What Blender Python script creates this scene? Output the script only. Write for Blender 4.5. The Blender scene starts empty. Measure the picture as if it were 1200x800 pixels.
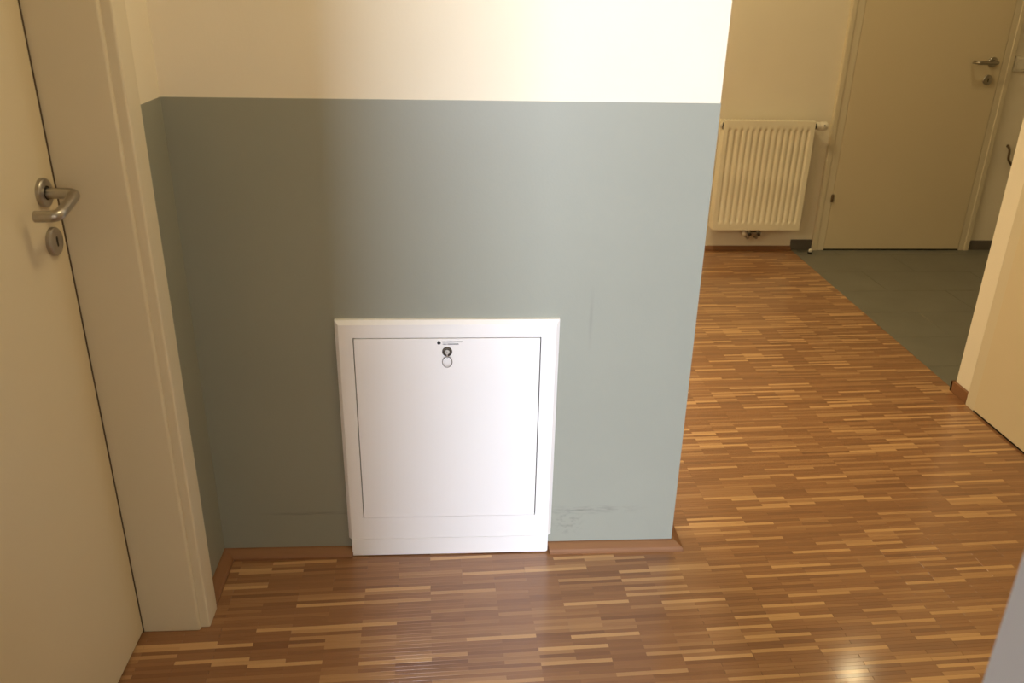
import bpy, bmesh, math, random
from mathutils import Vector, Matrix
random.seed(7)
SC = bpy.context.scene
COL = SC.collection

# ------------------------------------------------------------------ camera
CAM = Vector((0.6220188, -1.8593874, 1.4177682))
RIGHT = Vector((0.9979689, -0.0607320, 0.0192303))
UP = Vector((0.0065012, 0.3973893, 0.9176271))
FWD = Vector((0.0633712, 0.9156383, -0.3969770))
FPX = 982.988
cd = bpy.data.cameras.new('camera')
cam = bpy.data.objects.new('camera', cd)
COL.objects.link(cam)
cam.matrix_world = Matrix(((RIGHT.x, UP.x, -FWD.x, CAM.x), (RIGHT.y, UP.y, -FWD.y, CAM.y),
                           (RIGHT.z, UP.z, -FWD.z, CAM.z), (0, 0, 0, 1)))
cd.sensor_width = 36
cd.lens = FPX / 1200 * 36
cd.clip_start = 0.02
cd.dof.use_dof = True
cd.dof.focus_distance = 2.4
cd.dof.aperture_fstop = 5.6
SC.camera = cam

# ------------------------------------------------------------------ world, lights, exposure
w = bpy.data.worlds.new('world')
SC.world = w
w.use_nodes = True
w.node_tree.nodes['Background'].inputs[0].default_value = (1.0, 0.8, 0.6, 1)
w.node_tree.nodes['Background'].inputs[1].default_value = 0.02
SC.view_settings.view_transform = 'Standard'
SC.view_settings.look = 'None'
SC.view_settings.gamma = 1
SC.view_settings.exposure = 0.0


def area(name, loc, target, size, power, color, shape='RECTANGLE', size_y=None, spread=180):
    l = bpy.data.lights.new(name, 'AREA')
    l.shape = shape
    l.size = size
    if size_y:
        l.size_y = size_y
    l.energy = power
    l.color = color
    l.spread = math.radians(spread)
    o = bpy.data.objects.new(name, l)
    COL.objects.link(o)
    o.location = loc
    d = Vector(target) - Vector(loc)
    o.rotation_euler = d.to_track_quat('-Z', 'Y').to_euler()
    return o


WARM = (1.0, 0.81, 0.46)
# daylight from the window of the room behind the camera, left of the corridor
area('window_daylight', (0.30, -6.9, 1.55), (0.75, 0, 0.6), 0.8, 545, (0.72, 0.82, 1.0), size_y=1.3)
# warm ceiling lamps of the corridor
area('ceiling_lamp_hall', (1.25, 1.85, 2.52), (1.25, 1.85, 0), 0.3, 17, WARM, 'DISK')
area('ceiling_lamp_entry', (3.04, 1.94, 2.5), (3.04, 1.94, 0), 0.10, 3.8, WARM, 'DISK')
area('ceiling_lamp_corridor', (0.95, -0.48, 2.52), (0.95, -0.48, 0), 0.3, 9.6, WARM, 'DISK')
# unseen fill light added behind the green wall to brighten the floor patch
area('hall_fill_light', (0.78, 1.00, 0.95), (1.22, 0.72, 0.0), 0.5, 10, (1.0, 0.83, 0.56), size_y=0.5)





# ------------------------------------------------------------------ materials
def srgb(r, g, b):
    f = lambda c: (c / 255 / 12.92) if c / 255 <= 0.04045 else ((c / 255 + 0.055) / 1.055) ** 2.4
    return (f(r), f(g), f(b), 1)


def mat(name, col, rough=0.5, metal=0.0, noise=0.03, nscale=6.0, bump=0.0, bscale=200.0, spec=0.5, coat=0.0):
    m = bpy.data.materials.new(name)
    m.use_nodes = True
    nt = m.node_tree
    b = nt.nodes['Principled BSDF']
    b.inputs['Roughness'].default_value = rough
    b.inputs['Metallic'].default_value = metal
    b.inputs['Specular IOR Level'].default_value = spec
    b.inputs['Coat Weight'].default_value = coat
    geo = nt.nodes.new('ShaderNodeNewGeometry')
    n = nt.nodes.new('ShaderNodeTexNoise')
    n.inputs['Scale'].default_value = nscale
    n.inputs['Detail'].default_value = 5
    nt.links.new(geo.outputs['Position'], n.inputs['Vector'])
    r = nt.nodes.new('ShaderNodeMapRange')
    r.inputs['To Min'].default_value = 1 - noise
    r.inputs['To Max'].default_value = 1 + noise
    r.inputs['From Min'].default_value = 0.3
    r.inputs['From Max'].default_value = 0.7
    nt.links.new(n.outputs['Fac'], r.inputs['Value'])
    mx = nt.nodes.new('ShaderNodeVectorMath')
    mx.operation = 'SCALE'
    mx.inputs[0].default_value = col[:3]
    nt.links.new(r.outputs['Result'], mx.inputs['Scale'])
    nt.links.new(mx.outputs['Vector'], b.inputs['Base Color'])
    if bump:
        n2 = nt.nodes.new('ShaderNodeTexNoise')
        n2.inputs['Scale'].default_value = bscale
        n2.inputs['Detail'].default_value = 4
        nt.links.new(geo.outputs['Position'], n2.inputs['Vector'])
        bp = nt.nodes.new('ShaderNodeBump')
        bp.inputs['Strength'].default_value = bump
        bp.inputs['Distance'].default_value = 0.002
        nt.links.new(n2.outputs['Fac'], bp.inputs['Height'])
        nt.links.new(bp.outputs['Normal'], b.inputs['Normal'])
    return m


M_WALL = mat('wall_paint', srgb(242, 232, 210), 0.75, noise=0.012, bump=0.12, bscale=150, spec=0.3)
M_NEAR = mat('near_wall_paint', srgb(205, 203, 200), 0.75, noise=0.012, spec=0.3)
M_DOOR = mat('door_lacquer', srgb(222, 207, 174), 0.38, noise=0.012, nscale=2)
M_FRAME = mat('door_frame_lacquer', srgb(222, 210, 182), 0.35, noise=0.012, nscale=2)
M_CAB = mat('cabinet_white', srgb(246, 243, 240), 0.32, noise=0.01, nscale=3)
M_RAD = mat('radiator_enamel', srgb(246, 238, 212), 0.35, noise=0.01)
M_STEEL = mat('brushed_steel', srgb(176, 170, 160), 0.33, 1.0, noise=0.06, nscale=90)
M_DARKM = mat('dark_metal', srgb(80, 72, 62), 0.4, 0.9, noise=0.1, nscale=60)
M_HOOK = mat('bronze_metal', srgb(110, 90, 66), 0.45, 0.6, noise=0.08, nscale=60)
M_BLACK = mat('black_plastic', srgb(18, 16, 14), 0.6, noise=0.1)
M_PLASTIC = mat('cream_plastic', srgb(232, 224, 205), 0.4, noise=0.01)
M_GAP_SHADE = mat('brown_gap_shade', srgb(84, 66, 46), 0.9, noise=0.1)  # shade of the left door gap, put into a brown colour
M_GAP = mat('dark_gap', srgb(26, 20, 15), 0.9, noise=0.1)
M_TILE = mat('grey_tile', srgb(118, 116, 104), 0.42, noise=0.07, nscale=5, bump=0.05, bscale=80)
M_GROUT = mat('grey_grout', srgb(104, 102, 92), 0.8, noise=0.05)
M_TSK = mat('grey_tile_skirting', srgb(104, 98, 90), 0.4, noise=0.06, nscale=12)
M_CEIL = mat('ceiling_paint', srgb(238, 234, 224), 0.85, noise=0.01)
M_INK = mat('black_print', srgb(24, 24, 28), 0.6, noise=0.02)
M_GREY_INK = mat('grey_print', srgb(95, 95, 100), 0.6, noise=0.02)


def wood_mat(name, attr):
    """parquet lacquered wood: tone of each strip from an attribute, grain from stretched noise"""
    m = bpy.data.materials.new(name)
    m.use_nodes = True
    nt = m.node_tree
    L = nt.links.new
    b = nt.nodes['Principled BSDF']
    b.inputs['Roughness'].default_value = 0.36
    b.inputs['Coat Weight'].default_value = 0.65
    b.inputs['Coat Roughness'].default_value = 0.13
    b.inputs['Specular IOR Level'].default_value = 0.45
    geo = nt.nodes.new('ShaderNodeNewGeometry')
    mp = nt.nodes.new('ShaderNodeVectorMath')
    mp.operation = 'MULTIPLY'
    mp.inputs[1].default_value = (9, 170, 60)
    L(geo.outputs['Position'], mp.inputs[0])
    n = nt.nodes.new('ShaderNodeTexNoise')
    n.inputs['Scale'].default_value = 1.0
    n.inputs['Detail'].default_value = 4
    L(mp.outputs['Vector'], n.inputs['Vector'])
    big = nt.nodes.new('ShaderNodeTexNoise')
    big.inputs['Scale'].default_value = 3.0
    L(geo.outputs['Position'], big.inputs['Vector'])
    if attr:
        at = nt.nodes.new('ShaderNodeAttribute')
        at.attribute_type = 'GEOMETRY'
        at.attribute_name = 'tone'
        tone = at.outputs['Fac']
    else:
        v = nt.nodes.new('ShaderNodeValue')
        v.outputs[0].default_value = 0.10
        tone = v.outputs[0]
    a = nt.nodes.new('ShaderNodeMath')
    a.operation = 'MULTIPLY_ADD'
    a.inputs[1].default_value = 0.15
    L(n.outputs['Fac'], a.inputs[0])
    L(tone, a.inputs[2])
    a2 = nt.nodes.new('ShaderNodeMath')
    a2.operation = 'MULTIPLY_ADD'
    a2.inputs[1].default_value = 0.10
    L(big.outputs['Fac'], a2.inputs[0])
    L(a.outputs[0], a2.inputs[2])
    cr = nt.nodes.new('ShaderNodeValToRGB')
    cr.color_ramp.elements[0].position = 0.0
    cr.color_ramp.elements[0].color = srgb(124, 84, 56)
    cr.color_ramp.elements[1].position = 1.15 / 1.3
    cr.color_ramp.elements[1].color = srgb(204, 160, 110)
    e = cr.color_ramp.elements.new(0.45)
    e.color = srgb(154, 109, 72)
    L(a2.outputs[0], cr.inputs['Fac'])
    L(cr.outputs['Color'], b.inputs['Base Color'])
    bp = nt.nodes.new('ShaderNodeBump')
    bp.inputs['Strength'].default_value = 0.25
    bp.inputs['Distance'].default_value = 0.0006
    L(n.outputs['Fac'], bp.inputs['Height'])
    L(bp.outputs['Normal'], b.inputs['Normal'])
    return m


M_PARQ = wood_mat('parquet_wood', True)
M_SKIRT = wood_mat('skirting_wood', False)
M_SKIRT.node_tree.nodes['Principled BSDF'].inputs['Coat Weight'].default_value = 0.0
M_SKIRT.node_tree.nodes['Principled BSDF'].inputs['Roughness'].default_value = 0.5


def green_mat():
    m = mat('sage_green_paint', srgb(153, 154, 140), 0.42, noise=0.02, nscale=3, bump=0.1, bscale=180, spec=0.4)
    nt = m.node_tree
    L = nt.links.new
    b = nt.nodes['Principled BSDF']
    src = b.inputs['Base Color'].links[0].from_socket
    geo = nt.nodes.new('ShaderNodeNewGeometry')
    sep = nt.nodes.new('ShaderNodeSeparateXYZ')
    L(geo.outputs['Position'], sep.inputs[0])

    def band(sock, c, wd):
        s = nt.nodes.new('ShaderNodeMath'); s.operation = 'SUBTRACT'; L(sock, s.inputs[0]); s.inputs[1].default_value = c
        q = nt.nodes.new('ShaderNodeMath'); q.operation = 'ABSOLUTE'; L(s.outputs[0], q.inputs[0])
        r = nt.nodes.new('ShaderNodeMapRange'); r.inputs['From Min'].default_value = wd; r.inputs['From Max'].default_value = 0
        L(q.outputs[0], r.inputs['Value'])
        return r.outputs['Result']

    def mul(a, c):
        s = nt.nodes.new('ShaderNodeMath'); s.operation = 'MULTIPLY'; L(a, s.inputs[0])
        if isinstance(c, float):
            s.inputs[1].default_value = c
        else:
            L(c, s.inputs[1])
        return s.outputs[0]

    def nz(scale, lo, hi):
        v = nt.nodes.new('ShaderNodeVectorMath'); v.operation = 'MULTIPLY'; v.inputs[1].default_value = scale
        L(geo.outputs['Position'], v.inputs[0])
        n = nt.nodes.new('ShaderNodeTexNoise'); n.inputs['Scale'].default_value = 1; n.inputs['Detail'].default_value = 3
        L(v.outputs[0], n.inputs['Vector'])
        r = nt.nodes.new('ShaderNodeMapRange'); r.inputs['From Min'].default_value = lo; r.inputs['From Max'].default_value = hi
        L(n.outputs['Fac'], r.inputs['Value'])
        return r.outputs['Result']
    # rubbed horizontal scuffs low on the wall, beside the cabinet
    left = mul(mul(band(sep.outputs['Z'], 0.127, 0.006), band(sep.outputs['X'], 0.24, 0.15)), 1.0)
    left = mul(left, nz((22, 1, 300), 0.35, 0.6))
    right = mul(mul(band(sep.outputs['Z'], 0.122, 0.016), band(sep.outputs['X'], 0.97, 0.16)), nz((30, 1, 160), 0.42, 0.7))
    smear = mul(mul(band(sep.outputs['Z'], 0.085, 0.05), band(sep.outputs['X'], 0.91, 0.06)), nz((60, 1, 90), 0.5, 0.72))
    vert = mul(mul(band(sep.outputs['Z'], 0.67, 0.09), band(sep.outputs['X'], 0.94, 0.006)), 0.35)
    s = left
    for t in (right, smear, vert):
        ad = nt.nodes.new('ShaderNodeMath'); ad.operation = 'ADD'; ad.use_clamp = True
        L(s, ad.inputs[0]); L(t, ad.inputs[1]); s = ad.outputs[0]
    mx = nt.nodes.new('ShaderNodeMix'); mx.data_type = 'RGBA'
    L(mul(s, 0.55), mx.inputs['Factor'])
    L(src, mx.inputs['A'])
    mx.inputs['B'].default_value = srgb(84, 84, 80)
    L(mx.outputs['Result'], b.inputs['Base Color'])
    return m


M_GREEN = green_mat()


# ------------------------------------------------------------------ mesh helpers
def obj(name, bm, m, parent=None, smooth=False, structure=False):
    me = bpy.data.meshes.new(name)
    bmesh.ops.recalc_face_normals(bm, faces=bm.faces)
    bm.to_mesh(me)
    bm.free()
    me.materials.append(m)
    if smooth:
        for p in me.polygons:
            p.use_smooth = True
    o = bpy.data.objects.new(name, me)
    COL.objects.link(o)
    if parent is not None:
        o.parent = parent
        o.matrix_parent_inverse = parent.matrix_world.inverted()
    if structure:
        o['kind'] = 'structure'
    return o


def smooth_by_angle(o, deg=35):
    for p in o.data.polygons:
        p.use_smooth = True
    o.data.set_sharp_from_angle(angle=math.radians(deg))
    return o


def box(bm, x0, x1, y0, y1, z0, z1, bev=0.0, seg=2):
    t = bmesh.new()
    bmesh.ops.create_cube(t, size=1)
    for v in t.verts:
        v.co = Vector(((x0 + x1) / 2 + v.co.x * (x1 - x0), (y0 + y1) / 2 + v.co.y * (y1 - y0), (z0 + z1) / 2 + v.co.z * (z1 - z0)))
    if bev:
        bmesh.ops.bevel(t, geom=list(t.edges), offset=bev, segments=seg, profile=0.5, affect='EDGES')
    me = bpy.data.meshes.new('t')
    t.to_mesh(me); t.free()
    bm.from_mesh(me)
    bpy.data.meshes.remove(me)
    return bm


def bx(*a, **k):
    return box(bmesh.new(), *a, **k)


def prism(bm, prof, axis, a0, a1):
    """extrude a closed 2D profile along axis. axis 0: prof=(y,z), axis 1: prof=(x,z), axis 2: prof=(x,y)"""
    def P(p, a):
        return {0: (a, p[0], p[1]), 1: (p[0], a, p[1]), 2: (p[0], p[1], a)}[axis]
    A = [bm.verts.new(P(p, a0(p) if callable(a0) else a0)) for p in prof]
    B = [bm.verts.new(P(p, a1(p) if callable(a1) else a1)) for p in prof]
    n = len(prof)
    for i in range(n):
        j = (i + 1) % n
        bm.faces.new((A[i], A[j], B[j], B[i]))
    bm.faces.new(A)
    bm.faces.new(B[::-1])
    return bm


def lathe(bm, prof, c, axis, seg=40):
    """prof = list of (radius, offset along axis) from c"""
    axis = Vector(axis).normalized()
    u = axis.orthogonal().normalized()
    v = axis.cross(u)
    rings = []
    for r, h in prof:
        if r < 1e-6:
            rings.append([bm.verts.new(Vector(c) + axis * h)])
        else:
            rings.append([bm.verts.new(Vector(c) + axis * h + (u * math.cos(2 * math.pi * k / seg) + v * math.sin(2 * math.pi * k / seg)) * r) for k in range(seg)])
    for a, b in zip(rings, rings[1:]):
        for k in range(seg):
            l = (k + 1) % seg
            if len(a) == 1 and len(b) == 1:
                continue
            if len(a) == 1:
                bm.faces.new((a[0], b[k], b[l]))
            elif len(b) == 1:
                bm.faces.new((a[k], a[l], b[0]))
            else:
                bm.faces.new((a[k], a[l], b[l], b[k]))
    return bm


def fillet(pts, r, n=8):
    pts = [Vector(p) for p in pts]
    out = [pts[0]]
    for i in range(1, len(pts) - 1):
        a, b, c = pts[i - 1], pts[i], pts[i + 1]
        d1 = (a - b).normalized(); d2 = (c - b).normalized()
        p = b + d1 * r; q = b + d2 * r
        for k in range(n + 1):
            t = k / n
            out.append(p * (1 - t) ** 2 + b * 2 * t * (1 - t) + q * t * t)
    out.append(pts[-1])
    return out


def tube(bm, pts, r, seg=20, closed=False, caps=True):
    pts = [Vector(p) for p in pts]
    n = len(pts)
    T = []
    for i in range(n):
        a = pts[(i - 1) % n] if (closed or i) else pts[0]
        b = pts[(i + 1) % n] if (closed or i < n - 1) else pts[-1]
        T.append((b - a).normalized())
    N = T[0].orthogonal().normalized()
    rings = []
    for i in range(n):
        if i:
            N = (N - T[i] * N.dot(T[i])).normalized()
        B = T[i].cross(N)
        rings.append([bm.verts.new(pts[i] + (N * math.cos(2 * math.pi * k / seg) + B * math.sin(2 * math.pi * k / seg)) * r) for k in range(seg)])
    rng = range(n) if closed else range(n - 1)
    for i in rng:
        a, b = rings[i], rings[(i + 1) % n]
        for k in range(seg):
            l = (k + 1) % seg
            bm.faces.new((a[k], a[l], b[l], b[k]))
    if caps and not closed:
        bm.faces.new(rings[0][::-1]); bm.faces.new(rings[-1])
    return bm


def empty(name, loc, label, cat, group=None):
    o = bpy.data.objects.new(name, None)
    o.empty_display_size = 0.05
    COL.objects.link(o)
    o.location = loc
    o['label'] = label
    o['category'] = cat
    if group:
        o['group'] = group
    bpy.context.view_layer.update()
    return o


def struct(name, bm, m, label, cat, **k):
    o = obj(name, bm, m, structure=True, **k)
    o['label'] = label
    o['category'] = cat
    return o


# ------------------------------------------------------------------ dimensions
W = 1.1968        # right end of the green wall
PH = 1.1760       # top of the green paint
F = 2.735         # far wall
CEIL = 2.6
BX = lambda y: 2.502 + 0.0193 * y    # edge between parquet and tiles
XT = 2.0          # top of doors

# ------------------------------------------------------------------ floors
floor = struct('floor', bx(-2.6, 2.56, -7.1, F + 0.12, -0.06, -0.0045), M_GAP,
               'parquet floor of narrow staggered oak strips in warm brown', 'floor')

ANG = math.radians(2.2)
ca, sa = math.cos(ANG), math.sin(ANG)
OX, OY = 0.542, -0.02
PW, PL = 0.0112, 0.1635
GAP = 0.00012
TONES = 14


def strip_verts(x0, x1, w):
    g = GAP
    c = 0.0002
    h = 0.0
    return [(x0 + g, -w / 2 + g, -0.006), (x1 - g, -w / 2 + g, -0.006), (x1 - g, w / 2 - g, -0.006), (x0 + g, w / 2 - g, -0.006),
            (x0 + g, -w / 2 + g, h - c), (x1 - g, -w / 2 + g, h - c), (x1 - g, w / 2 - g, h - c), (x0 + g, w / 2 - g, h - c),
            (x0 + g + c, -w / 2 + g + c * .6, h), (x1 - g - c, -w / 2 + g + c * .6, h), (x1 - g - c, w / 2 - g - c * .6, h), (x0 + g + c, w / 2 - g - c * .6, h)]


SFACES = [(0, 1, 5, 4), (1, 2, 6, 5), (2, 3, 7, 6), (3, 0, 4, 7), (4, 5, 9, 8), (5, 6, 10, 9), (6, 7, 11, 10), (7, 4, 8, 11), (8, 9, 10, 11)]


def project(p):
    d = Vector(p) - CAM
    z = d.dot(FWD)
    if z < 0.05:
        return None
    return 600 + FPX * d.dot(RIGHT) / z, 400 - FPX * d.dot(UP) / z, z


def xrange_at(y):
    """floor extents in world x for a strip row crossing world y"""
    if y > 0.145:
        return (0.62, BX(y))
    if y > -0.002:
        return (W + 0.004, BX(y))
    if y > -0.275:
        return (0.004, BX(y))
    return (-0.17, BX(y))


strips = []
for r in range(-214, 264):
    v = (r + 0.5) * PW
    off = (PL / 2 if r % 2 else 0.0)
    if random.random() < 0.10:
        off += PL / 2
    k = -20
    while k < 30:
        u0 = k * PL + off
        k += 1
        um = u0 + PL / 2
        # world centre
        xm = OX + um * ca - v * sa
        ym = OY + um * sa + v * ca
        if ym > F - 0.004 or ym < -2.35:
            continue
        lo, hi = xrange_at(ym)
        # pattern coordinates of the limits along the row
        ulo = (lo - OX + v * sa) / ca
        uhi = (hi - OX + v * sa) / ca
        a = max(u0, ulo); b = min(u0 + PL, uhi)
        if b - a < 0.008:
            continue
        t = random.random()
        if t < 0.11:
            tone = random.uniform(0.58, 0.84)
        else:
            tone = random.gauss(0.30, 0.12) + 0.09 * math.sin(r * 0.9 + k * 2.3) * math.cos(r * 0.37 - k * 1.1)
            tone = max(0.04, min(0.62, tone))
        ti = min(TONES - 1, int(tone * TONES))
        strips.append((a, b, v, ti))


def to_world(u, v):
    return Vector((OX + u * ca - v * sa, OY + u * sa + v * ca, 0))


scored = []
for i, (a, b, v, ti) in enumerate(strips):
    p = project(to_world((a + b) / 2, v))
    s = 0
    if p and 8 < p[0] < 1192 and 0 < p[1] < 797:
        P = to_world((a + b) / 2, v)
        hidden = P.x < -0.1 or (P.x > 1.1 and P.y < -0.9)
        if not hidden:
            s = (b - a) / p[2] ** 3
    scored.append((s, i))
scored.sort(reverse=True)
single = {i for s, i in scored[:300] if s > 0}


def tone_attr(me, vals):
    at = me.attributes.new('tone', 'FLOAT', 'FACE')
    at.data.foreach_set('value', vals)


mesh_cache = {}
V, FC, TV = [], [], []
for i, (a, b, v, ti) in enumerate(strips):
    ln = round(b - a, 3)
    if i in single:
        key = (ln, ti)
        if key not in mesh_cache:
            me = bpy.data.meshes.new('parquet_strip')
            me.from_pydata(strip_verts(-ln / 2, ln / 2, PW), [], SFACES)
            tone_attr(me, [(ti + 0.5) / TONES] * len(SFACES))
            me.materials.append(M_PARQ)
            mesh_cache[key] = me
        o = bpy.data.objects.new('parquet_strip', mesh_cache[key])
        COL.objects.link(o)
        o.parent = floor
        o.location = to_world((a + b) / 2, v)
        o.rotation_euler = (0, 0, ANG)
    else:
        n = len(V)
        m = (a + b) / 2
        for q in strip_verts(a - m, b - m, PW):
            pw = to_world(m + q[0], v + q[1])
            V.append((pw.x, pw.y, q[2]))
        FC += [tuple(n + j for j in f) for f in SFACES]
        TV += [(ti + 0.5) / TONES] * len(SFACES)
me = bpy.data.meshes.new('parquet_strips')
me.from_pydata(V, [], FC)
tone_attr(me, TV)
me.materials.append(M_PARQ)
o = bpy.data.objects.new('parquet_strips', me)
COL.objects.link(o)
o.parent = floor
o['kind'] = 'stuff'

# rest of the floor of the room behind the camera
back_floor = obj('floor_boards', bx(-2.5, 2.6, -7.0, -2.36, -0.0045, 0.0), M_SKIRT, floor)

tile_floor = struct('floor_entry', bx(2.50, 4.7, -0.2, F + 0.12, -0.06, -0.0012), M_GROUT,
                    'olive grey tiled floor in front of the far door', 'floor')
TW, TD = 0.60, 0.30
ty = 2.3294 - 8 * TD
row = 0
while ty < F:
    y0, y1 = max(ty, 0.0), min(ty + TD, F)
    tx = 2.5 + (-0.3 if row % 2 else 0.0)
    while tx < 4.7:
        x0, x1 = tx, min(tx + TW, 4.7)
        if y1 - y0 > 0.02:
            g = 0.0008
            bm = bmesh.new()
            xa = lambda y: max(x0, BX(y)) + g
            if x1 > BX(y1) + 0.02:
                lo = [(xa(y0), y0 + g), (x1 - g, y0 + g), (x1 - g, y1 - g), (xa(y1), y1 - g)]
                prism(bm, lo, 2, -0.006, 0.0)
                obj('floor_tile', bm, M_TILE, tile_floor)
            else:
                bm.free()
        tx += TW
    ty += TD
    row += 1

# ------------------------------------------------------------------ walls and ceiling
wf = struct('wall_front', bx(-0.3, W, 0, 0.14, 0, CEIL), M_WALL,
            'white painted wall block with sage green lower half, in the middle', 'wall')
dado = obj('painted_dado', bx(0.0, W + 0.0012, -0.0012, 0.1412, 0, PH), M_GREEN, wf)
dado['label'] = 'sage green painted lower part of the wall'
# left wall, beside the corner, round the door opening
DY0, DY1 = -0.2818, -1.0978
bm = bmesh.new()
box(bm, -0.22, 0, -0.2550, 0, 0, CEIL)
box(bm, -0.22, 0, -1.3, DY1 - 0.025, 0, CEIL)
box(bm, -0.22, 0, DY1 - 0.025, -0.2550, XT + 0.03, CEIL)
wl = struct('wall_left', bm, M_WALL, 'left wall with the door opening, white above and green below', 'wall')
dl = obj('painted_dado', bx(0, 0.0012, -0.2552, 0, 0, PH), M_GREEN, wl)
dl['label'] = 'narrow sage green painted strip of the left wall'
struct('wall_far', bx(-1.2, 4.8, F, F + 0.12, 0, CEIL), M_WALL, 'far wall carrying the radiator and the far door', 'wall')
bm = bmesh.new()
RX = 2.512
box(bm, RX, RX + 0.16, 0.80, 0.902, 0, CEIL)
box(bm, RX, RX + 0.16, -1.3, -0.09, 0, CEIL)
box(bm, RX, RX + 0.16, -0.09, 0.80, XT + 0.03, CEIL)
struct('wall_right', bm, M_WALL, 'right wall stub beside the right-hand door', 'wall')
bm = bmesh.new()
box(bm, 1.104, 2.6, -1.42, -1.3, 0, CEIL)
box(bm, -2.6, 0.222, -1.42, -1.3, 0, CEIL)
box(bm, 0.222, 1.104, -1.42, -1.3, 2.05, CEIL)
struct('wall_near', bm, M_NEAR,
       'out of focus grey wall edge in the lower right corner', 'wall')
bm = bmesh.new()  # unseen partition added behind the camera to shape the daylight beam
box(bm, -2.6, 0.465, -2.72, -2.6, 0, CEIL)
box(bm, 1.20, 2.6, -2.72, -2.6, 0, CEIL)
box(bm, 0.465, 1.20, -2.72, -2.6, 2.08, CEIL)
struct('wall_light_mask', bm, M_WALL, 'unseen wall added behind the viewer, its opening narrows the daylight', 'wall')
struct('wall_behind', bx(-2.6, 2.6, -7.22, -7.1, 0, CEIL), M_WALL, 'wall behind the viewer', 'wall')
struct('wall_room_left', bx(-2.72, -2.6, -7.1, -1.3, 0, CEIL), M_WALL, 'left wall of the room behind', 'wall')
struct('wall_room_right', bx(2.6, 2.72, -7.1, -1.42, 0, CEIL), M_WALL, 'right wall of the room behind', 'wall')
struct('wall_entry_right', bx(4.7, 4.82, -0.2, F, 0, CEIL), M_WALL, 'right wall of the tiled entry', 'wall')
struct('wall_entry_near', bx(RX + 0.16, 4.7, -0.2, -0.08, 0, CEIL), M_WALL, 'near wall of the tiled entry', 'wall')
struct('wall_hall_left', bx(0.5, 0.62, 0.14, F, 0, CEIL), M_WALL, 'left end wall of the far hall', 'wall')
struct('ceiling', bx(-2.8, 4.9, -7.3, F + 0.2, CEIL, CEIL + 0.1), M_CEIL, 'white ceiling', 'ceiling')

# ------------------------------------------------------------------ skirtings
SK = [(0, 0), (-0.028, 0), (-0.028, 0.007), (-0.024, 0.012), (-0.010, 0.021), (-0.006, 0.0225), (0, 0.0225)]


def skirt_profile_cut(k):
    return lambda p: k * p[0]


px1, px2 = 0.3299, 0.8641
ZS = -0.0002
# front wall, left piece: mitred into the corner, rounded end at the cabinet
bm = bmesh.new()
prism(bm, SK, 0, lambda p: 0.0015 - p[0], lambda p: 0.338 + 0.35 * (0.028 + p[0]) * 0.4)
o1 = struct('baseboard_front', bm, M_SKIRT, 'low oak skirting strip at the foot of the green wall, left of the cabinet', 'skirting')
bm = bmesh.new()
prism(bm, SK, 0, lambda p: 0.8565 - 0.2 * p[0], lambda p: W + 0.0012 - p[0])
struct('baseboard_front', bm, M_SKIRT, 'low oak skirting strip at the foot of the green wall, right of the cabinet', 'skirting')
# side of the block (x = W), profile mirrored towards +x
bm = bmesh.new()
prism(bm, [(W + 0.0012 - a, z) for a, z in SK], 1, lambda p: -(p[0] - W - 0.0012), 0.14)
struct('baseboard_side', bm, M_SKIRT, 'oak skirting strip running back round the corner of the green wall', 'skirting')
# left wall
bm = bmesh.new()
prism(bm, [(0.0012 - a, z) for a, z in SK], 1, -0.2045, lambda p: -(p[0] - 0.0012))
struct('baseboard_left', bm, M_SKIRT, 'short oak skirting strip between the left door casing and the corner', 'skirting')
# far wall
bm = bmesh.new()
prism(bm, [(F + a, z) for a, z in SK], 0, 0.62, 2.5475)
struct('baseboard_far', bm, M_SKIRT, 'low oak skirting strip under the radiator', 'skirting')
# right wall stub
bm = bx(RX - 0.012, RX, 0.803, 0.914, 0, 0.043, bev=0.002)
box(bm, RX - 0.012, RX + 0.02, 0.902, 0.914, 0, 0.043, bev=0.002)
struct('baseboard_right', bm, M_SKIRT, 'short brown skirting at the foot of the right wall stub', 'skirting')
# tile skirtings on the far wall
struct('baseboard_tile', bx(2.5485, 2.672, F - 0.010, F, 0, 0.060, bev=0.0015), M_TSK,
       'short grey tile skirting between the radiator and the far door', 'skirting')
struct('baseboard_tile', bx(3.622, 4.7, F - 0.010, F, 0, 0.056, bev=0.0015), M_TSK,
       'grey tile skirting to the right of the far door', 'skirting')


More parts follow.
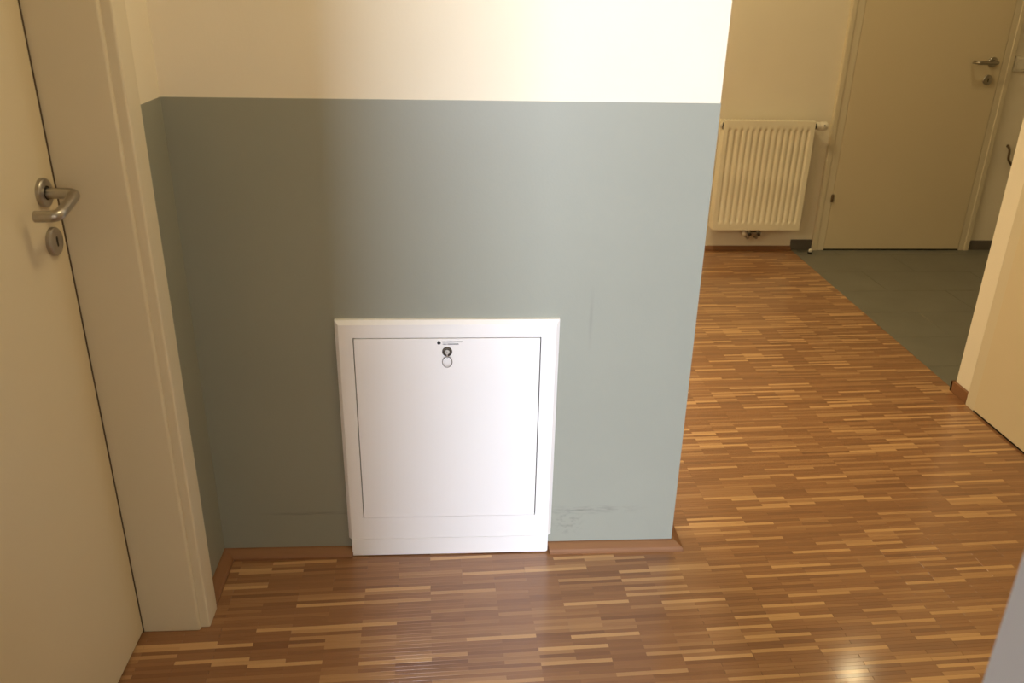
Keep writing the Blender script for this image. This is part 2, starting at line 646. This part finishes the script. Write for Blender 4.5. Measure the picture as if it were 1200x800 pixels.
# ------------------------------------------------------------------ lever handles
def plates(door, parent, rose_c, key_c, n):
    """round rose and round keyhole plate; n = outward normal"""
    n = Vector(n)
    bm = lathe(bmesh.new(), [(0, 0), (0.026, 0), (0.026, 0.0065), (0.0245, 0.0085), (0.0235, 0.009), (0.0125, 0.009), (0.0125, 0.0078), (0, 0.0078)], rose_c, n, 48)
    r = smooth_by_angle(obj('rose', bm, M_STEEL, parent))
    bm = lathe(bmesh.new(), [(0.0124, 0.0079), (0.0124, 0.0095), (0.0105, 0.0095), (0.0105, 0.008)], rose_c, n, 32)
    obj('rose_ring', bm, M_BLACK, parent, True)
    bm = lathe(bmesh.new(), [(0, 0), (0.026, 0), (0.026, 0.0065), (0.0245, 0.0085), (0.0235, 0.009), (0, 0.009)], key_c, n, 48)
    k = smooth_by_angle(obj('keyhole_plate', bm, M_STEEL, door))
    kc = Vector(key_c) + n * 0.0091
    t = n.cross(Vector((0, 0, 1)))
    bm = bmesh.new()
    sh = []
    for a in range(13):
        th = math.pi * a / 12
        sh.append((math.cos(th) * 0.0032, 0.006 + math.sin(th) * 0.0032))
    for a in range(13):
        th = math.pi + math.pi * a / 12
        sh.append((math.cos(th) * 0.0026, -0.007 + math.sin(th) * 0.0026))
    A = [bm.verts.new(kc + t * a + Vector((0, 0, b)) + n * 0.0003) for a, b in sh]
    B = [bm.verts.new(kc + t * a + Vector((0, 0, b)) - n * 0.002) for a, b in sh]
    bm.faces.new(A); bm.faces.new(B[::-1])
    for i in range(len(A)):
        j = (i + 1) % len(A)
        bm.faces.new((A[i], A[j], B[j], B[i]))
    obj('keyhole', bm, M_BLACK, k)


def lever(parent, pts, r=0.0098, bend=0.016):
    bm = tube(bmesh.new(), fillet(pts, bend, 8), r, 24)
    return smooth_by_angle(obj('door_handle', bm, M_STEEL, parent), 50)


# ------------------------------------------------------------------ door_1 (left)
XD = -0.1160
d1 = struct('door_1', bx(XD - 0.04, XD, DY1, DY0 - 0.0032, 0.007, XT, bev=0.0015), M_DOOR,
            'cream flush door at the left edge with a steel lever handle', 'door')
# frame: lining + casing + stop
bm = bmesh.new()
# lining post (faces the opening, -y), with a bright rounded edge
prism(bm, [(-0.20, -0.2540), (-0.20, DY0 + 0.0), (0.0084, DY0), (0.0100, DY0 + 0.0004), (0.0112, DY0 + 0.0012), (0.0120, DY0 + 0.0024), (0.0124, DY0 + 0.004), (0.0124, -0.2540)], 2, 0.0015, XT + 0.012)
fr = obj('door_lining', bm, M_FRAME, d1)
bm = bmesh.new()
prism(bm, [(0.0118, -0.2715), (0.0282, -0.2715), (0.0298, -0.2711), (0.0310, -0.2703), (0.0318, -0.2691), (0.0322, -0.2675), (0.0322, -0.2085), (0.0314, -0.2068), (0.0295, -0.206), (0.0, -0.206), (0.0, -0.25), (0.0118, -0.25)], 2, 0.0015, XT + 0.08)
obj('door_casing', bm, M_FRAME, d1)
# far side post and head (seen only from other positions)
bm = bmesh.new()
box(bm, -0.20, 0.0124, DY1 - 0.028, DY1 - 0.003, 0.0015, XT + 0.012)
obj('door_lining', bm, M_FRAME, d1)
obj('door_casing', bx(0.0, 0.0322, DY1 - 0.078, DY1 - 0.0135, 0.0015, XT + 0.08, bev=0.002), M_FRAME, d1)
obj('door_lining', bx(-0.20, 0.0124, DY1 - 0.028, -0.254, XT + 0.003, XT + 0.03), M_FRAME, d1)
obj('door_casing', bx(0.0, 0.0322, DY1 - 0.0135, -0.2715, XT + 0.0125, XT + 0.08, bev=0.002), M_FRAME, d1)
# brown strip that paints the shade line in the gap beside the leaf
obj('gap_shade_strip', bx(XD - 0.035, XD + 0.0010, DY0 - 0.0030, DY0 + 0.0004, 0.0015, XT), M_GAP_SHADE, d1)
obj('door_gap', bx(XD - 0.036, XD - 0.004, DY1, DY0, 0.0002, 0.0075), M_GAP, d1)
h1 = lever(d1, [(XD + 0.004, -0.337, 1.051), (-0.0570, -0.337, 1.051), (-0.0570, -0.421, 1.031), (-0.0955, -0.421, 1.031)])
h1['label'] = 'brushed steel U-shaped lever handle with round rose'
plates(d1, h1, (XD, -0.337, 1.052), (XD, -0.336, 0.962), (1, 0, 0))

# ------------------------------------------------------------------ door_2 (far)
FL0, FLI, FRI, FR1 = 2.6734, 2.745, 3.556, 3.6186
d2 = struct('door_2', bx(FLI - 0.0, FRI, F - 0.018, F + 0.01, 0.0085, XT, bev=0.002), M_DOOR,
            'beige flush door in the far wall beside the radiator', 'door')
for x0, x1 in ((FL0, FLI - 0.002), (FRI + 0.002, FR1)):
    s = 1 if x0 < 3 else -1
    bm = bmesh.new()
    if s > 0:
        prof = [(x0, F), (x0, F - 0.020), (x0 + 0.003, F - 0.024), (x0 + 0.026, F - 0.024), (x0 + 0.029, F - 0.019), (x1, F - 0.019), (x1, F)]
    else:
        prof = [(x1, F), (x1, F - 0.020), (x1 - 0.003, F - 0.024), (x1 - 0.026, F - 0.024), (x1 - 0.029, F - 0.019), (x0, F - 0.019), (x0, F)]
    prism(bm, prof, 2, 0.001, XT + 0.07)
    obj('door_casing', bm, M_FRAME, d2)
obj('door_casing', bx(FLI - 0.002, FRI + 0.002, F - 0.022, F, XT + 0.004, XT + 0.07, bev=0.002), M_FRAME, d2)
obj('door_gap', bx(FLI - 0.002, FRI + 0.002, F - 0.014, F + 0.002, 0.0002, 0.0086), M_GAP, d2)
for z in (0.309, 1.72):
    bm = lathe(bmesh.new(), [(0, -0.021), (0.006, -0.021), (0.0075, -0.019), (0.0075, 0.019), (0.006, 0.021), (0, 0.021)], (FLI - 0.004, F - 0.028, z), (0, 0, 1), 16)
    obj('hinge', bm, M_HOOK, d2, True)
h2 = lever(d2, [(3.500, F - 0.022, 1.054), (3.500, F - 0.075, 1.054), (3.392, F - 0.075, 1.054), (3.392, F - 0.032, 1.054)])
h2['label'] = 'steel lever handle near the right edge of the door'
plates(d2, h2, (3.500, F - 0.018, 1.054), (3.494, F - 0.018, 0.962), (0, -1, 0))

# ------------------------------------------------------------------ door_3 (right wall)
d3 = struct('door_3', bx(2.4915, 2.53, -0.06, 0.7405, 0.0075, XT, bev=0.002), M_DOOR,
            'cream flush door in the right wall, at the right edge', 'door')
bm = bmesh.new()
prism(bm, [(2.53, 0.800), (2.500, 0.800), (2.4975, 0.797), (2.4955, 0.790), (2.4945, 0.7425), (2.53, 0.7425)], 2, 0.001, XT + 0.07)
obj('door_casing', bm, M_FRAME, d3)
obj('door_casing', bx(2.4945, 2.53, -0.125, -0.062, 0.001, XT + 0.07, bev=0.002), M_FRAME, d3)
obj('door_casing', bx(2.4945, 2.53, -0.062, 0.7425, XT + 0.003, XT + 0.07, bev=0.002), M_FRAME, d3)
obj('door_gap', bx(2.4945, 2.52, -0.062, 0.742, 0.0002, 0.0078), M_GAP, d3)

# ------------------------------------------------------------------ manifold cabinet in the green wall
ix1, ix2, izt, izb, pz = 0.3713, 0.8201, 0.6307, 0.1218, 0.6739
cab = empty('access_cabinet', ((px1 + px2) / 2, -0.001, 0),
            'white metal access cabinet set in the green wall above the parquet', 'cabinet')
YF = -0.0185      # front plane of the frame
BV = 0.0085
# frame ring: outer slope + flat border with opening
bm = bmesh.new()
def loop(xa, xb, za, zb, y):
    return [bm.verts.new(p) for p in ((xa, y, za), (xb, y, za), (xb, y, zb), (xa, y, zb))]
zb0 = 0.0555
o_ = loop(px1, px2, zb0, pz, -0.001)
o2 = loop(px1, px2, zb0, pz, -0.011)
f_ = loop(px1 + BV, px2 - BV, zb0, pz - 0.010, YF)
i_ = loop(ix1, ix2, izb, izt, YF)
j_ = loop(ix1, ix2, izb, izt, YF + 0.012)
for A, B in ((o_, o2), (o2, f_), (f_, i_), (i_, j_)):
    for k in range(4):
        l = (k + 1) % 4
        bm.faces.new((A[k], A[l], B[l], B[k]))
bm.faces.new(o_)
frm = obj('frame', bm, M_CAB, cab)
# plinth below, slightly narrower, rounded lower corners
bm = bmesh.new()
pr = []
xa, xb, rr = px1 + BV - 0.0005, px2 - BV + 0.0005, 0.006
pr += [(xa, 0.0552), (xa, 0.005)]
for k in range(5):
    th = math.pi + math.pi / 2 * k / 4
    pr.append((xa + 0.003 + 0.003 * math.cos(th), 0.007 + 0.003 * math.sin(th)))
for k in range(5):
    th = 1.5 * math.pi + math.pi / 2 * k / 4
    pr.append((xb - rr + rr * math.cos(th), 0.004 + rr + rr * math.sin(th)))
pr += [(xb, 0.0552)]
prism(bm, pr, 1, -0.001, YF - 0.0012)
obj('plinth', bm, M_CAB, cab)
# recess behind door
obj('recess', bx(ix1 - 0.001, ix2 + 0.001, YF + 0.0085, YF + 0.0125, izb - 0.001, izt + 0.001), M_GAP, cab)
g = 0.0021
door = obj('door', bx(ix1 + g, ix2 - g * 1.2, YF - 0.0008, YF + 0.0105, izb + 0.0007, izt - g, bev=0.0009), M_CAB, cab)
door['label'] = 'flat white lockable cabinet door'
LX, LZ = 0.5942, 0.5950
bm = lathe(bmesh.new(), [(0, 0.0), (0.0122, 0.0), (0.0122, 0.002), (0.0112, 0.0032), (0.0090, 0.0034), (0.0084, 0.0024), (0, 0.0024)], (LX, YF - 0.0005, LZ), (0, -1, 0), 36)
lk = smooth_by_angle(obj('lock', bm, M_DARKM, cab))
lk['label'] = 'round dark metal cam lock'
bm = lathe(bmesh.new(), [(0, 0.0024), (0.0055, 0.0024), (0.0052, 0.0048), (0, 0.005)], (LX, YF - 0.0008, LZ), (0, -1, 0), 24)
obj('lock_cylinder', bm, M_STEEL, lk)
obj('key', bx(LX - 0.0012, LX + 0.0012, YF - 0.013, YF - 0.004, LZ - 0.0125, LZ + 0.003, bev=0.0004), M_STEEL, lk)
ring = [Vector((LX + 0.0115 * math.cos(a), YF - 0.009 + 0.0045 * math.sin(a), LZ - 0.0240 + 0.0118 * math.sin(a))) for a in [2 * math.pi * k / 40 for k in range(40)]]
bm = tube(bmesh.new(), ring, 0.0008, 8, closed=True)
kr = obj('key_ring', bm, M_DARKM, cab, True)
kr['label'] = 'thin wire ring hanging from the lock'
# printed mark: a small black drop and two lines of fine print
yl = YF - 0.0009
def blob(x, z, r, sx=1.0):
    b = bmesh.new()
    pts = []
    for k in range(20):
        a = 2 * math.pi * k / 20
        rr_ = r * (1.0 + (0.55 if k == 5 else 0.18 if k in (4, 6) else 0))
        pts.append((x + rr_ * math.cos(a) * sx, z + rr_ * math.sin(a)))
    return prism(b, pts, 1, yl, yl - 0.0003)
pm = obj('printed_mark', blob(0.5748, 0.6175, 0.0043), M_INK, cab)
pm['label'] = 'small black drop printed beside two lines of fine print'
def line(x0, x1, z, h, m, seedv):
    rnd = random.Random(seedv)
    b = bmesh.new()
    x = x0
    while x < x1:
        wdt = rnd.uniform(0.0007, 0.0014)
        hh = h * rnd.uniform(0.7, 1.0)
        box(b, x, min(x + wdt, x1), yl - 0.0003, yl, z - h / 2, z - h / 2 + hh)
        x += wdt + rnd.uniform(0.0002, 0.0005)
    t = obj('fine_print', b, m, cab)
    t['kind'] = 'stuff'
    return t
line(0.5835, 0.6110, 0.6203, 0.0032, M_INK, 1)
line(0.6122, 0.6300, 0.6207, 0.0028, M_GREY_INK, 2)
line(0.5840, 0.5935, 0.6142, 0.0027, M_GREY_INK, 3)
line(0.5950, 0.6215, 0.6145, 0.0030, M_INK, 4)

# ------------------------------------------------------------------ radiator on the far wall
RX0, RX1, RZ0, RZ1 = 2.0462, 2.5464, 0.1425, 0.7440
YR = F - 0.100
rad = empty('radiator', ((RX0 + RX1) / 2, F - 0.05, RZ0),
            'cream ribbed panel radiator on the far wall beside the door', 'radiator')
# pressed front sheet with flutes
bm = bmesh.new()
NF = 14
x_in0, x_in1 = RX0 + 0.018, RX1 - 0.018
pitch = (x_in1 - x_in0) / (NF + 0.0)
def depth(x, z):
    tz = min((z - RZ0 - 0.040) / 0.014, (RZ1 - 0.042 - z) / 0.014)
    tz = max(0.0, min(1.0, tz))
    if x < x_in0 or x > x_in1:
        return 0.0
    ph = ((x - x_in0) / pitch) % 1.0
    d = abs(ph - 0.5) * 2
    gsh = 1 - max(0.0, min(1.0, (d - 0.25) / 0.35))
    gsh = gsh * gsh * (3 - 2 * gsh)
    return 0.0085 * gsh * tz
xs = [RX0, RX0 + 0.008]
for i in range(NF * 12 + 1):
    xs.append(x_in0 + (x_in1 - x_in0) * i / (NF * 12))
xs += [RX1 - 0.008, RX1]
zs = [RZ0, RZ0 + 0.02, RZ0 + 0.040, RZ0 + 0.044, RZ0 + 0.048, RZ0 + 0.054, RZ0 + 0.2, RZ0 + 0.4, RZ1 - 0.056, RZ1 - 0.050, RZ1 - 0.046, RZ1 - 0.042, RZ1 - 0.02, RZ1]
grid = [[bm.verts.new((x, YR + depth(x, z), z)) for x in xs] for z in zs]
for a in range(len(zs) - 1):
    for b in range(len(xs) - 1):
        bm.faces.new((grid[a][b], grid[a][b + 1], grid[a + 1][b + 1], grid[a + 1][b]))
# back side so it has thickness
bk = [bm.verts.new(p) for p in ((RX0, YR + 0.02, RZ0), (RX1, YR + 0.02, RZ0), (RX1, YR + 0.02, RZ1), (RX0, YR + 0.02, RZ1))]
bm.faces.new(bk)
bm.faces.new([grid[0][b] for b in range(len(xs))] + [bk[1], bk[0]])
bm.faces.new([grid[-1][b] for b in range(len(xs))] + [bk[2], bk[3]])
bm.faces.new([grid[a][0] for a in range(len(zs))] + [bk[3], bk[0]])
bm.faces.new([grid[a][-1] for a in range(len(zs))] + [bk[2], bk[1]])
smooth_by_angle(obj('front_panel', bm, M_RAD, rad), 40)
# side covers, back panel, top grille
for xa, xb in ((RX0, RX0 + 0.0012), (RX1 - 0.0012, RX1)):
    s = -1 if xa == RX0 else 1
    b = bx(min(xa, xa + s * 0.0015), max(xb, xb + s * 0.0015), YR + 0.004, F - 0.028, RZ0 + 0.004, RZ1 - 0.002)
    obj('side_cover', b, M_RAD, rad)
obj('back_panel', bx(RX0 + 0.002, RX1 - 0.002, F - 0.042, F - 0.028, RZ0 + 0.002, RZ1 - 0.006, bev=0.003), M_RAD, rad)
for k in range(9):
    y0 = YR + 0.024 + k * 0.0045
for k in range(24):
    xa = RX0 + 0.012 + k * 0.02
    obj('grille_bar', bx(xa, xa + 0.008, YR + 0.018, F - 0.03, RZ1 - 0.004, RZ1 - 0.001), M_RAD, rad)
obj('convector', bx(RX0 + 0.01, RX1 - 0.01, YR + 0.03, F - 0.05, RZ0 + 0.03, RZ1 - 0.04), M_BLACK, rad)
for xa in (RX0 + 0.08, RX1 - 0.10):
    obj('wall_bracket', bx(xa, xa + 0.02, F - 0.028, F, RZ0 + 0.05, RZ1 - 0.05), M_RAD, rad)
# air vent plug at the upper left
bm = lathe(bmesh.new(), [(0, 0), (0.0125, 0), (0.0125, 0.006), (0.009, 0.009), (0.009, 0.013), (0, 0.013)], (RX0 - 0.0015, YR + 0.034, RZ1 - 0.030), (-1, 0, 0), 20)
v = obj('vent_plug', bm, M_PLASTIC, rad)
obj('vent_opening', bx(RX0 - 0.0035, RX0 - 0.0012, YR + 0.006, YR + 0.022, RZ1 - 0.048, RZ1 - 0.012, bev=0.001), M_BLACK, rad)
# thermostatic head at the upper right
TC = (RX1 + 0.001, YR + 0.030, RZ1 - 0.028)
bm = lathe(bmesh.new(), [(0, 0), (0.0175, 0), (0.0175, 0.013), (0, 0.013)], TC, (1, 0, 0), 24)
obj('valve_collar', bm, M_BLACK, rad)
bm = bmesh.new()
seg = 48
prof = [(0, 0.012), (0.017, 0.012), (0.0205, 0.016), (0.0215, 0.030), (0.0205, 0.032), (0.0205, 0.034), (0.0225, 0.037), (0.0225, 0.066), (0.020, 0.073), (0.012, 0.0755), (0, 0.076)]
lathe(bm, prof, TC, (1, 0, 0), seg)
th = smooth_by_angle(obj('thermostat_head', bm, M_PLASTIC, rad))
for k in range(12):
    a = 2 * math.pi * k / 12
    c = Vector(TC) + Vector((0.055, math.cos(a) * 0.0225, math.sin(a) * 0.0225))
    obj('grip_rib', bx(c.x - 0.010, c.x + 0.010, c.y - 0.0012, c.y + 0.0012, c.z - 0.0012, c.z + 0.0012, bev=0.0005), M_PLASTIC, th)
obj('setting_mark', bx(TC[0] + 0.050, TC[0] + 0.056, TC[1] - 0.0232, TC[1] - 0.022, TC[2] + 0.003, TC[2] + 0.009), M_GREY_INK, th)
# connection valve below
VX = 2.30
bm = bmesh.new()
for dx in (-0.025, 0.025):
    lathe(bm, [(0, 0), (0.012, 0), (0.012, 0.02), (0.009, 0.02), (0.009, 0.045), (0, 0.045)], (VX + dx, YR + 0.045, 0.099), (0, 0, 1), 18)
box(bm, VX - 0.042, VX + 0.042, YR + 0.030, YR + 0.060, 0.098, 0.122, bev=0.004)
vb = obj('valve_block', bm, M_STEEL, rad)
for dx in (-0.025, 0.025):
    b = lathe(bmesh.new(), [(0, 0), (0.010, 0), (0.010, 0.008), (0.006, 0.010), (0, 0.010)], (VX + dx, YR + 0.031, 0.110), (0, -1, 0), 6)
    obj('valve_screw', b, M_DARKM, vb)
    b = tube(bmesh.new(), fillet([(VX + dx, YR + 0.045, 0.10), (VX + dx, YR + 0.045, 0.082), (VX + dx, F, 0.082)], 0.012, 6), 0.0075, 14)
    obj('pipe', b, M_STEEL, rad, True)
b = lathe(bmesh.new(), [(0, 0), (0.016, 0), (0.0175, 0.004), (0.0175, 0.018), (0.015, 0.022), (0, 0.022)], (VX - 0.042, YR + 0.045, 0.112), (-1, 0, 0), 24)
obj('valve_cap', b, M_PLASTIC, vb, True)

# ------------------------------------------------------------------ light switch, hook, door stop
sw = empty('light_switch', (3.670, F, 1.047), 'cream square light switch on the far wall, right of the far door', 'light switch')
obj('switch_plate', bx(3.632, 3.712, F - 0.009, F, 1.006, 1.086, bev=0.002), M_PLASTIC, sw)
obj('rocker', bx(3.644, 3.700, F - 0.0125, F - 0.008, 1.018, 1.074, bev=0.002), M_PLASTIC, sw)

hk = empty('wall_hook', (3.745, F, 0.545), 'dark curved metal hook low on the far wall, right of the far door', 'hook')
pp = fillet([(3.716, F - 0.004, 0.606), (3.716, F - 0.026, 0.590), (3.718, F - 0.030, 0.535), (3.758, F - 0.030, 0.492), (3.800, F - 0.026, 0.484)], 0.014, 6)
smooth_by_angle(obj('hook_arm', tube(bmesh.new(), pp, 0.0065, 12), M_HOOK, hk), 50)
obj('hook_plate', lathe(bmesh.new(), [(0, 0), (0.009, 0), (0.009, 0.003), (0.008, 0.004), (0, 0.004)], (3.716, F, 0.606), (0, -1, 0), 20), M_HOOK, hk)

ds = empty('door_stop', (2.640, 2.655, 0.0), 'tiny dark round door stop on the floor, left of the far door', 'door stop')
obj('stop_base', lathe(bmesh.new(), [(0, 0.0), (0.013, 0.0), (0.013, 0.008), (0.011, 0.010), (0, 0.010)], (2.640, 2.655, 0), (0, 0, 1), 24), M_BLACK, ds)
cap = lathe(bmesh.new(), [(0.008, 0.010), (0.0095, 0.016), (0.0095, 0.022), (0.006, 0.0265), (0, 0.028)], (2.640, 2.655, 0), (0, 0, 1), 24)
obj('stop_cap', cap, M_PLASTIC, ds, True)
